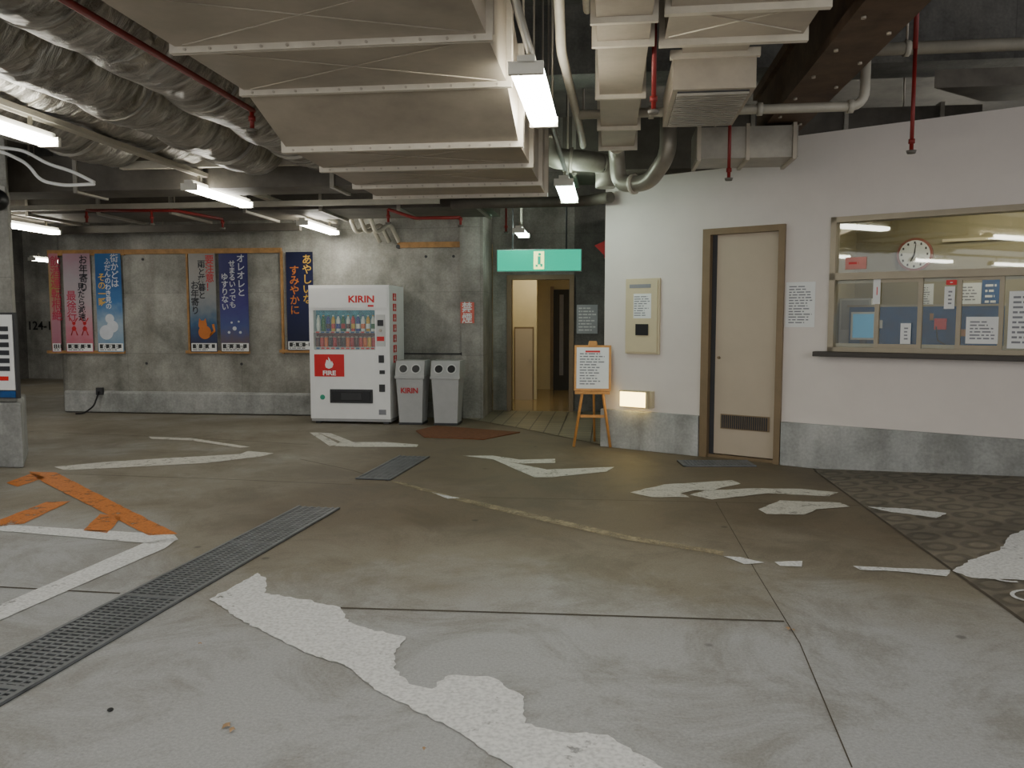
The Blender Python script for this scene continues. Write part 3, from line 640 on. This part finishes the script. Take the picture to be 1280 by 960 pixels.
e1 = flo(399, 635); e2 = (flo(0, 822)+flo(0, 887))/2; dd = (e1-e2).normalized()
s0 = e1-dd*8.0
grate('drain_grate', (s0.x, s0.y, 0), (e1.x, e1.y, 0), .33)
g1 = flo(466, 600); g2 = flo(518, 571); grate('drain_grate', (g1.x, g1.y, 0), (g2.x, g2.y, 0), .32)
g1 = flo(850, 580); g2 = flo(940, 580); grate('drain_grate', (g1.x, g1.y, 0), (g2.x, g2.y, 0), .3)

# ------------------------------------------------------------------ floor joints & paint
m = MB('floor_expansion_joint', B)
def strip(q, pts, w, mt, z=.002, fn=flo):
    P = [fn(*p) for p in pts]
    for a, b_ in zip(P, P[1:]):
        d = (b_-a); d.z = 0; n = Vector((-d.y, d.x, 0)).normalized()*w/2
        q.poly([(a-n)+Vector((0, 0, z)), (a+n)+Vector((0, 0, z)), (b_+n)+Vector((0, 0, z)), (b_-n)+Vector((0, 0, z))][::-1], mt)
for pts, w in (([(-150, 728), (0, 734), (150, 742)], .016), ([(300, 756), (420, 760), (700, 768), (980, 777)], .016), ([(895, 628), (945, 715), (1000, 805), (1065, 960)], .005), ([(60, 592), (250, 598), (440, 606)], .01),
            ([(375, 574), (440, 588), (485, 602)], .01), ([(600, 622), (900, 628), (1075, 632)], .008), ([(1000, 560), (1020, 590), (1100, 648), (1200, 720), (1280, 777), (1500, 935)], .02), ([(70, 541), (250, 548), (385, 556)], .01)):
    strip(m, pts, w, M_joint)
m.build()
def paint(name, polys, mt, jit=.012, fn=flo, z=.004, step=.06):
    q = MB(name, B); rnd = random.Random(3)
    for poly in polys:
        P = [fn(*p) for p in poly]; Q = []
        for a, b_ in zip(P, P[1:]+P[:1]):
            n = max(1, int((b_-a).length/step))
            for i in range(n):
                p = a.lerp(b_, i/n)
                j = jit if i else jit*.3
                Q.append((p.x+rnd.uniform(-j, j), p.y+rnd.uniform(-j, j), p.z+z))
        f = q.poly(Q, mt); f.normal_update()
        if f.normal.z < 0: f.normal_flip()
    q.build()
paint('painted_road_arrow', [[(262, 750), (322, 717), (333, 724), (330, 742), (380, 750), (425, 760), (435, 778), (465, 788), (508, 797), (492, 818), (494, 838), (512, 856), (540, 862), (560, 845), (610, 846), (655, 872), (655, 905), (690, 914), (760, 920), (830, 962), (930, 1040), (760, 1060), (640, 960), (570, 915), (475, 866), (430, 832), (385, 818), (300, 775)]], M_wpaint, .009, step=.025)
paint('painted_parking_line', [[(-200, 644), (0, 656), (218, 669), (223, 675), (212, 679), (188, 680), (0, 664), (-200, 652)], [(188, 676), (222, 674), (206, 686), (0, 776), (-150, 845), (-150, 822), (0, 757)]], M_wpaint, .002)
paint('painted_orange_line', [[(36, 590), (70, 591), (140, 627), (222, 668), (186, 670), (100, 626), (80, 616), (46, 599)], [(0, 650), (58, 628), (88, 627), (30, 655), (0, 659)], [(104, 664), (125, 643), (152, 647), (134, 667)], [(8, 604), (40, 592), (58, 597), (22, 609)]], M_opaint, .004)
paint('painted_road_arrow', [[(68, 584), (130, 578), (210, 573), (300, 568), (310, 564), (342, 567), (326, 571), (260, 579), (130, 586), (80, 588)], [(185, 546), (240, 548), (312, 559), (300, 560), (240, 551), (190, 549)]], M_wpaint2, .003)
paint('painted_road_arrow', [[(387, 541), (397, 541), (425, 556), (412, 558)], [(397, 541), (414, 542), (442, 553), (430, 554)], [(425, 553), (480, 553), (523, 556), (521, 559), (440, 559), (418, 558)]], M_wpaint2, .003)
paint('painted_road_arrow', [[(578, 570), (616, 570), (650, 575), (694, 574), (694, 579), (650, 580), (628, 576)], [(612, 572.5), (630, 576.5), (684, 587.5), (768, 584), (758, 590), (690, 597), (668, 597), (640, 585)]], M_wpaint2, .003)
paint('painted_road_lettering', [[(788, 616), (830, 606), (880, 603), (915, 601), (926, 605), (902, 610), (890, 614), (870, 613), (850, 617), (862, 622), (815, 622)], [(880, 614), (935, 611), (1000, 611.5), (1048, 616), (1036, 621), (960, 617), (890, 625), (862, 619)], [(948, 637), (975, 626), (1050, 629), (1062, 634), (1020, 637), (1005, 644), (958, 643)]], M_wpaint2, .008)
paint('painted_dash_line', [[(905, 696), (925, 697), (956, 704), (930, 706)], [(968, 703), (1003, 702), (1002, 709), (975, 708)], [(1066, 708), (1120, 711), (1188, 713), (1183, 721), (1120, 715), (1075, 713)], [(540, 616), (556, 619), (575, 623), (560, 624)]], M_wpaint, .006)
paint('painted_faded_line', [[(487, 602), (502, 603), (560, 619), (650, 639), (780, 669), (905, 690), (903, 695), (780, 675), (640, 643), (554, 622)]], M_ypaint, .002)
paint('painted_ramp_marking', [[(1085, 634), (1130, 636), (1183, 642), (1170, 648), (1110, 640)], [(1190, 714), (1215, 700), (1250, 688), (1262, 670), (1300, 655), (1400, 650), (1400, 730), (1280, 726), (1215, 723)]], M_wpaint, .008, ramp, step=.03)
m = MB('painted_ramp_ring', B)
for (u, v) in ((1262, 722), (1290, 746)):
    p = ramp(u, v)
    for i in range(3, 15):
        t0, t1 = i*math.pi/10, (i+1)*math.pi/10; R0, R1 = .075, .095
        m.poly([(p.x+r*math.cos(t), p.y+r*math.sin(t), p.z+.006+RK*r*math.cos(t)) for r, t in ((R0, t0), (R1, t0), (R1, t1), (R0, t1))], M_wpaint)
m.build()
m = MB('fallen_leaves', B); rnd = random.Random(11); M_leaf = mat('dry_leaf', c(176, 144, 108), .8, var=.3, scale=20)
for (u, v, r) in ((283, 909, .02), (290, 914, .016), (250, 806, .010), (985, 787, .016), (992, 789, .01), (530, 938, .010)):
    p = flo(u, v); t = rnd.uniform(0, 3)
    m.poly([(p.x+r*k*math.cos(t+a), p.y+r*k*math.sin(t+a), .006+.004*(i % 2)) for i, (k, a) in enumerate(((1.3, 0), (.6, .8), (.8, 1.7), (.5, 2.4), (1.3, 3.14), (.6, 4.0), (.8, 4.8), (.5, 5.5)))], M_leaf)
m.build()
p = flo(138, 889); m = MB('pebble', B); m.sphere((p.x, p.y, .006), .011, M_black, (1, 1, .6)); m.build()

# ------------------------------------------------------------------ overhead services
m = MB('air_duct', B)
S0, S1 = -2.07, -.57; secs = [(-3, 2.7), (4.46, 2.7), (5.04, 2.5), (7.1, 2.5)]; TH = .55
for (ra, za), (rb, zb_) in zip(secs, secs[1:]):
    m.hexa([(S0, ra, za), (S1, ra, za), (S1, rb, zb_), (S0, rb, zb_), (S0, ra, za+TH), (S1, ra, za+TH), (S1, rb, zb_+TH), (S0, rb, zb_+TH)], M_duct)
def zat(r):
    for (ra, za), (rb, zb_) in zip(secs, secs[1:]):
        if ra <= r <= rb: return za+(zb_-za)*(r-ra)/(rb-ra)
for r in (.3, 1.2, 2.2, 3.05, 3.73, 4.46, 5.04, 5.72, 6.47, 7.05):
    z = zat(r)
    m.box(S0-.03, S1+.03, r-.018, r-.004, z-.03, z+TH+.04, M_flange); m.box(S0-.03, S1+.03, r+.004, r+.018, z-.03, z+TH+.04, M_flange)
    m.box(S0-.03, S1+.03, r-.004, r+.004, z-.027, z+TH+.03, M_dark)
    for k in range(12):
        xx = S0+.05+k*(S1-S0-.1)/11; m.cyl((xx, r-.028, z-.016), (xx, r+.028, z-.016), .007, M_bolt, seg=6)
    if r > 3:
        for xx in (S0-.03, S1+.03): m.cyl((xx, r, z), (xx, r, CR), .008, M_bolt, seg=6)
for ra, rb in ((3.05, 3.73), (3.73, 4.46), (5.04, 5.72), (5.72, 6.47)):      # cross-break creases of the sheet panels
    za = zat(ra+.01)-.002; m.tube([(S0+.05, ra+.04, za), (S1-.05, rb-.04, za)], .004, M_duct, 5); m.tube([(S1-.05, ra+.04, za), (S0+.05, rb-.04, za)], .004, M_duct, 5)
m.build()
m = MB('air_duct', B)
m.box(-6.5, -.62, 7.4, 7.85, 2.66, 3.0, M_darkduct)
for xx in (-5.2, -3.9, -2.6, -1.3): m.box(xx-.02, xx+.02, 7.38, 7.88, 2.64, 3.03, M_duct2)
for xx in (-6, -1): m.cyl((xx, 7.8, 3), (xx, 7.8, CR), .01, M_bolt)
m.build()
m = MB('air_duct', B)
m.box(-8.3, -1.4, 9.35, 10.3, 2.72, 3.3, M_darkduct)
for i in range(8): m.box(-8.2+i*.95, -8.16+i*.95, 9.32, 10.33, 2.69, 3.33, M_duct2)
for xx in (-8, -5, -1.6): m.cyl((xx, 9.8, 3.3), (xx, 9.8, CR), .01, M_bolt)
m.build()
m = MB('air_duct', B)
m.box(-12.5, -7.2, 7.9, 8.6, 2.75, 3.3, M_darkduct)
for xx in (-12, -7.5): m.cyl((xx, 8, 3.3), (xx, 8, CR), .01, M_bolt)
m.build()
m = MB('air_duct', B)
m.box(-.5, 3.6, 8.5, 9.4, 2.95, 3.5, M_darkduct)
for i in range(5): m.box(-.4+i*.9, -.36+i*.9, 8.47, 9.43, 2.92, 3.53, M_duct2)
for xx in (-.3, 3): m.cyl((xx, 8.9, 3.5), (xx, 8.9, CR), .01, M_bolt)
m.build()
m = MB('air_duct', B)
m.box(.72, 1.55, 7.05, 7.5, 2.76, 3.02, M_duct2)
for xx in (.74, 1.14, 1.52): m.box(xx-.015, xx+.015, 7.03, 7.52, 2.74, 3.04, M_duct)
m.cyl((.9, 7.3, 3.02), (.9, 7.3, CR), .01, M_bolt); m.build()
m = MB('air_duct', B)
m.hexa([(2.7, 7.3, 3.35), (7.5, 7.3, 3.35), (7.5, 7.8, 3.35), (3.3, 7.8, 3.35), (2.7, 7.3, 3.5), (7.5, 7.3, 3.5), (7.5, 7.8, 3.5), (3.3, 7.8, 3.5)], M_darkduct)
m.cyl((4.5, 7.5, 3.5), (4.5, 7.5, CR), .01, M_bolt); m.build()
for (s_, z_, rr) in ((-2.62, 3.02, .28), (-3.22, 3.0, .29), (-3.9, 3.14, .32), (-4.6, 3.16, .35)):
    m = MB('insulated_round_duct', B)
    n = 80; pts = [(s_+.015*math.sin(i*.5), -1.0+i*(8.1/n), z_+.01*math.sin(i*.8)) for i in range(n+1)]
    m.tube(pts, lambda t, rr=rr: rr*(1+.02*math.sin(t*120)+.015*math.sin(t*61)), M_foil, 28)
    for r in (.5, 2.0, 3.5, 5.0, 6.5):
        m.cyl((s_, r-.012, z_), (s_, r+.012, z_), rr+.015, M_duct2, seg=24); m.cyl((s_, r, z_+rr), (s_, r, CR), .01, M_bolt, seg=6)
    m.build()
def hbar(name, s0, s1, r, z, w, h, mt):
    q = MB(name, B); q.box(s0, s1, r, r+w, z, z+h, mt)
    for xx in (s0+.1, (s0+s1)/2, s1-.1): q.cyl((xx, r+w/2, z+h), (xx, r+w/2, CR), .008, M_bolt, seg=6)
    return q.build()
hbar('support_channel', -4.6, -2.15, 7.18, 2.82, .06, .07, M_pipe)
hbar('support_channel', -8.2, -1.9, 8.9, 2.70, .06, .06, M_pipe)
hbar('support_channel', -8.2, -4.2, 10.6, 2.62, .08, .1, M_darkduct)
m = MB('electric_cable', B)
for uv in (((-60, 178), (0, 184), (30, 188), (60, 205), (90, 214), (118, 228)), ((-60, 184), (5, 190), (35, 205), (50, 226), (80, 232), (118, 230))):
    m.tube([(hit(u, v, B, 6.3)[0], 6.3, hit(u, v, B, 6.3)[1]) for u, v in uv], .014, M_paper, 8, bend=.08)
m.build()
def fixture(s_, r0, z, mt=M_tube, L_=1.22, w=.15, drop=.5):
    q = MB('fluorescent_light', B)
    q.box(s_-w*.25, s_+w*.25, r0, r0+L_, z+.05, z+.09, M_fix)
    q.prism([(s_-w*.4, z+.05), (s_-w*.5, z+.03), (s_-w*.35, z), (s_+w*.35, z), (s_+w*.5, z+.03), (s_+w*.4, z+.05)], r0+.03, r0+L_-.03, mt, axis='y')
    q.box(s_-w*.5, s_+w*.5, r0-.0, r0+.03, z-.003, z+.06, M_fix); q.box(s_-w*.5, s_+w*.5, r0+L_-.03, r0+L_, z-.003, z+.06, M_fix)
    for rr in (r0+.2, r0+L_-.2): q.cyl((s_, rr, z+.09), (s_, rr, z+.158), .015, M_pipe, seg=8)
    q.build()
for r0 in (-4.5, -2.0, 1.0, 4.04, 7.09, 9.85): fixture(-3.87, r0, 2.6)
m = MB('light_raceway', B); m.box(-3.91, -3.83, -4.6, 11.1, 2.76, 2.80, M_pipe)
for r in (1, 4, 6.8, 8.9): m.cyl((-3.87, r, 2.8), (-3.87, r, CR), .01, M_bolt, seg=6)
m.build()
for r0 in (9.0, 5.5, 13): fixture(-7.5, r0, 2.56)
fixture(-11.2, 14.5, 2.56)  # unseen extra fixture, added to brighten the numbered far wall
m = MB('light_raceway', B); m.box(-7.54, -7.46, 5, 15, 2.72, 2.745, M_pipe); m.cyl((-7.5, 6, 2.7), (-7.5, 6, CR), .01, M_bolt, seg=6); m.build()
for r0 in (-4.2, -1.8, .8, 4.12, 7.5): fixture(-.43, r0, 2.64, w=.18, mt=M_tube if r0 < 7 else M_tubeg, L_=1.15)
m = MB('light_raceway', B); m.tube([(-.43, -5, 2.82), (-.43, 9, 2.82)], .022, M_pipe2, 8)
for r in (3.6, 6.0, 8.2): m.cyl((-.43, r, 2.84), (-.43, r, CR), .01, M_bolt, seg=6)
m.build()
for r0 in (-4.2, -1.5, 1.2): fixture(3.6, r0, 2.9)
m = MB('light_raceway', B); m.box(3.56, 3.64, -5, 3, 3.06, 3.1, M_pipe); m.cyl((3.6, 0, 3.1), (3.6, 0, CR), .01, M_bolt, seg=6); m.build()
for s_, r0 in ((1.6, 10.0), (4.6, 8.9), (4.6, 11.0)): fixture(s_, r0, 3.2, w=.16)  # extra fixtures hidden behind the office front, added to brighten the ceiling above
fixture(-1.2, 10.6, 2.55, mt=M_tubeg, L_=.7, w=.16)
m = MB('light_raceway', B); m.tube([(-1.2, 10.95, 2.7), (-1.2, 10.95, CR)], .015, M_pipe, 8); m.build()
# right ducts
m = MB('air_duct', B)
m.box(-.08, .2, -2, 7.3, 2.92, 3.2, M_duct)
for r in (3.0, 4.2, 4.55, 5.6, 6.5, 7.25): m.box(-.11, .23, r-.015, r+.015, 2.89, 3.23, M_flange)
for r in (4, 7): m.cyl((.06, r, 3.2), (.06, r, CR), .01, M_bolt, seg=6)
m.build()
m = MB('round_duct_elbow', B)
m.tube([(.05, 7.3, 3.02), (.05, 7.75, 3.0), (.08, 7.8, 2.68), (.35, 7.6, 2.66), (.5, 7.3, 2.85), (.5, 7.3, 3.2)], .075, M_duct2, 14, bend=.12)
for p0, p1 in (((.2, 7.72, 2.67), (.23, 7.7, 2.67)), ((.05, 7.5, 3.01), (.05, 7.53, 3.01))): m.cyl(p0, p1, .095, M_flange)
m.build()
m = MB('round_duct_elbow', B)      # fat round branch behind the light row
m.tube([(-.62, 7.95, 3.35), (-.62, 7.95, 2.98), (-.15, 8.05, 2.95), (-.05, 8.2, 2.95), (-.05, 8.2, 2.72)], .1, M_duct2, 16, bend=.13)
for z in (3.15,): m.cyl((-.62, 7.95, z), (-.62, 7.95, z+.03), .12, M_flange)
m.cyl((-.4, 8.0, 2.965), (-.37, 8.0, 2.963), .12, M_flange); m.build()
m = MB('air_duct', B)
m.box(.29, 1.03, -2, 4.78, 2.95, 3.3, M_duct)
for r in (3.2, 4.19, 4.66): m.box(.26, 1.06, r-.02, r+.02, 2.915, 3.335, M_flange)
for r in (3.75, 4.4):
    m.tube([(.31, r-.2, 2.948), (1.01, r+.2, 2.948)], .004, M_flange, 5); m.tube([(1.01, r-.2, 2.948), (.31, r+.2, 2.948)], .004, M_flange, 5)
m.box(.42, .80, 4.78, 5.06, 3.0, 3.25, M_duct)
m.box(.37, .86, 5.06, 6.0, 2.79, 3.0, M_duct)
m.box(.35, .88, 5.04, 5.08, 2.97, 3.02, M_flange)
m.box(.40, .83, 5.10, 5.96, 2.785, 2.8, M_dark)
for i in range(17): m.box(.40, .83, 5.12+i*.049, 5.14+i*.049, 2.77, 2.79, M_duct2)
for r in (4, 5.9): m.cyl((.6, r, 3.0), (.6, r, CR), .01, M_bolt, seg=6)
m.build()
# brown beam
m = MB('steel_beam', B)
m.box(1.30, 1.64, -3, 7.8, 3.05, 3.12, M_rust); m.box(1.34, 1.60, -3, 7.8, 3.12, 3.42, M_rust); m.box(1.30, 1.64, -3, 7.8, 3.42, 3.5, M_rust)
for i in range(22):
    r = 2+i*.27
    for xx in (1.36, 1.58)[i % 2:i % 2+1]: m.cyl((xx, r, 3.05), (xx, r, 3.035), .014, M_bolt, seg=8)
for r in (0, 7): m.box(1.42, 1.52, r, r+.1, 3.5, CR, M_rust)
m.build()
m = MB('service_pipe', B)
m.tube([(-.25, 6.3, 2.97), (1.85, 6.3, 2.97), (1.85, 6.3, 3.35)], .035, M_pipe, 12, bend=.12)
for xx in (.3, 1.1, 1.75): m.cyl((xx-.02, 6.3, 2.97), (xx+.02, 6.3, 2.97), .048, M_pipe)
m.build()
m = MB('service_pipe', B)
m.tube([(1.9, 7.1, 3.62), (8.5, 7.1, 3.62)], .05, M_pipe, 12)
for xx in (2.4, 4.2, 6): m.cyl((xx-.02, 7.1, 3.62), (xx+.02, 7.1, 3.62), .065, M_pipe); m.cyl((xx, 7.1, 3.62), (xx, 7.1, CR), .01, M_bolt)
m.build()
m = MB('service_pipe', B)
m.tube([(-.3, -2, 3.3), (-.3, 4.6, 3.3), (-.3, 4.9, 3.0), (-.25, 7.0, 2.97), (-.25, 7.4, 2.97)], .03, M_pipe, 10, bend=.1); m.build()
m = MB('service_pipe', B)
m.tube([(-.16, -2, 3.38), (-.16, 5.4, 3.38), (-.16, 5.4, CR)], .025, M_pipe, 10, bend=.1); m.build()
m = MB('service_pipe', B)
m.tube([(-1.8, 9.1, 2.72), (-.3, 9.1, 2.72), (.0, 8.7, 2.70)], .06, M_darkduct, 12, bend=.15); m.build()
m = MB('service_pipe', B)
for k in range(3):
    x = -3.55+k*.14; m.tube([(x, 10.45, 3.2), (x, 10.75, 2.84), (x+.05, 10.9, 2.6), (x+.2, 11.1, 2.75), (x+.3, 11.2, 2.5)], .03, M_pipe, 10, bend=.08)
m.build()
# sprinkler pipes
def sprink(pts, heads=()):
    q = MB('sprinkler_pipe', B); q.tube(pts, .018, M_red, 8, bend=.03)
    for h in heads:
        x, y, z0, z1 = h; q.cyl((x, y, z0), (x, y, z1), .014, M_red); q.cyl((x, y, z1), (x, y, z1-.02), .035, M_pipe2, r1=.028); q.cyl((x, y, z1+.05), (x, y, z1+.08), .022, M_red)
    q.build()
sprink([(-2.25, -2, 2.72), (-2.25, 4.95, 2.72)], [(-2.25, 4.93, 2.72, 2.60)])
sprink([(-2.25, 3.0, 2.72), (-2.55, 3.0, 2.70), (-2.75, 3.0, 2.66)])
sprink([(-6.0, 8.7, 2.66), (-4.9, 8.7, 2.64), (-4.6, 9.2, 2.6)], [(-6.0, 8.7, 2.66, 2.52), (-5.2, 8.7, 2.65, 2.5), (-4.6, 9.2, 2.6, 2.5)])
sprink([(-2.4, 8.6, 2.6), (-2.1, 8.6, 2.5), (-1.6, 8.6, 2.5)], [(-2.4, 8.6, 2.6, 2.46), (-1.6, 8.6, 2.5, 2.42)])
sprink([(.245, -2, 3.6), (.245, 4.85, 3.6)], [(.245, 4.85, 3.6, 2.62)])
sprink([(.97, 6.9, 3.3), (.97, 6.9, 3.6), (1.2, 6.9, 3.6)], [(.97, 6.9, 3.3, 2.57)])
sprink([(2.12, 6.1, 3.3), (2.12, 6.1, 3.7), (4.0, 6.1, 3.7)], [(2.12, 6.1, 3.3, 2.6)])
sprink([(-1.35, 10.5, 3.3), (-1.35, 10.5, 4.3)], [(-1.35, 10.5, 3.3, 2.55)])

# ------------------------------------------------------------------ world: even ambient fill, added to brighten the room through its open sides
w = bpy.data.worlds.new('world'); sc.world = w; w.use_nodes = True
bg = w.node_tree.nodes['Background']; bg.inputs[0].default_value = (.97, .98, 1, 1); bg.inputs[1].default_value = 1.5
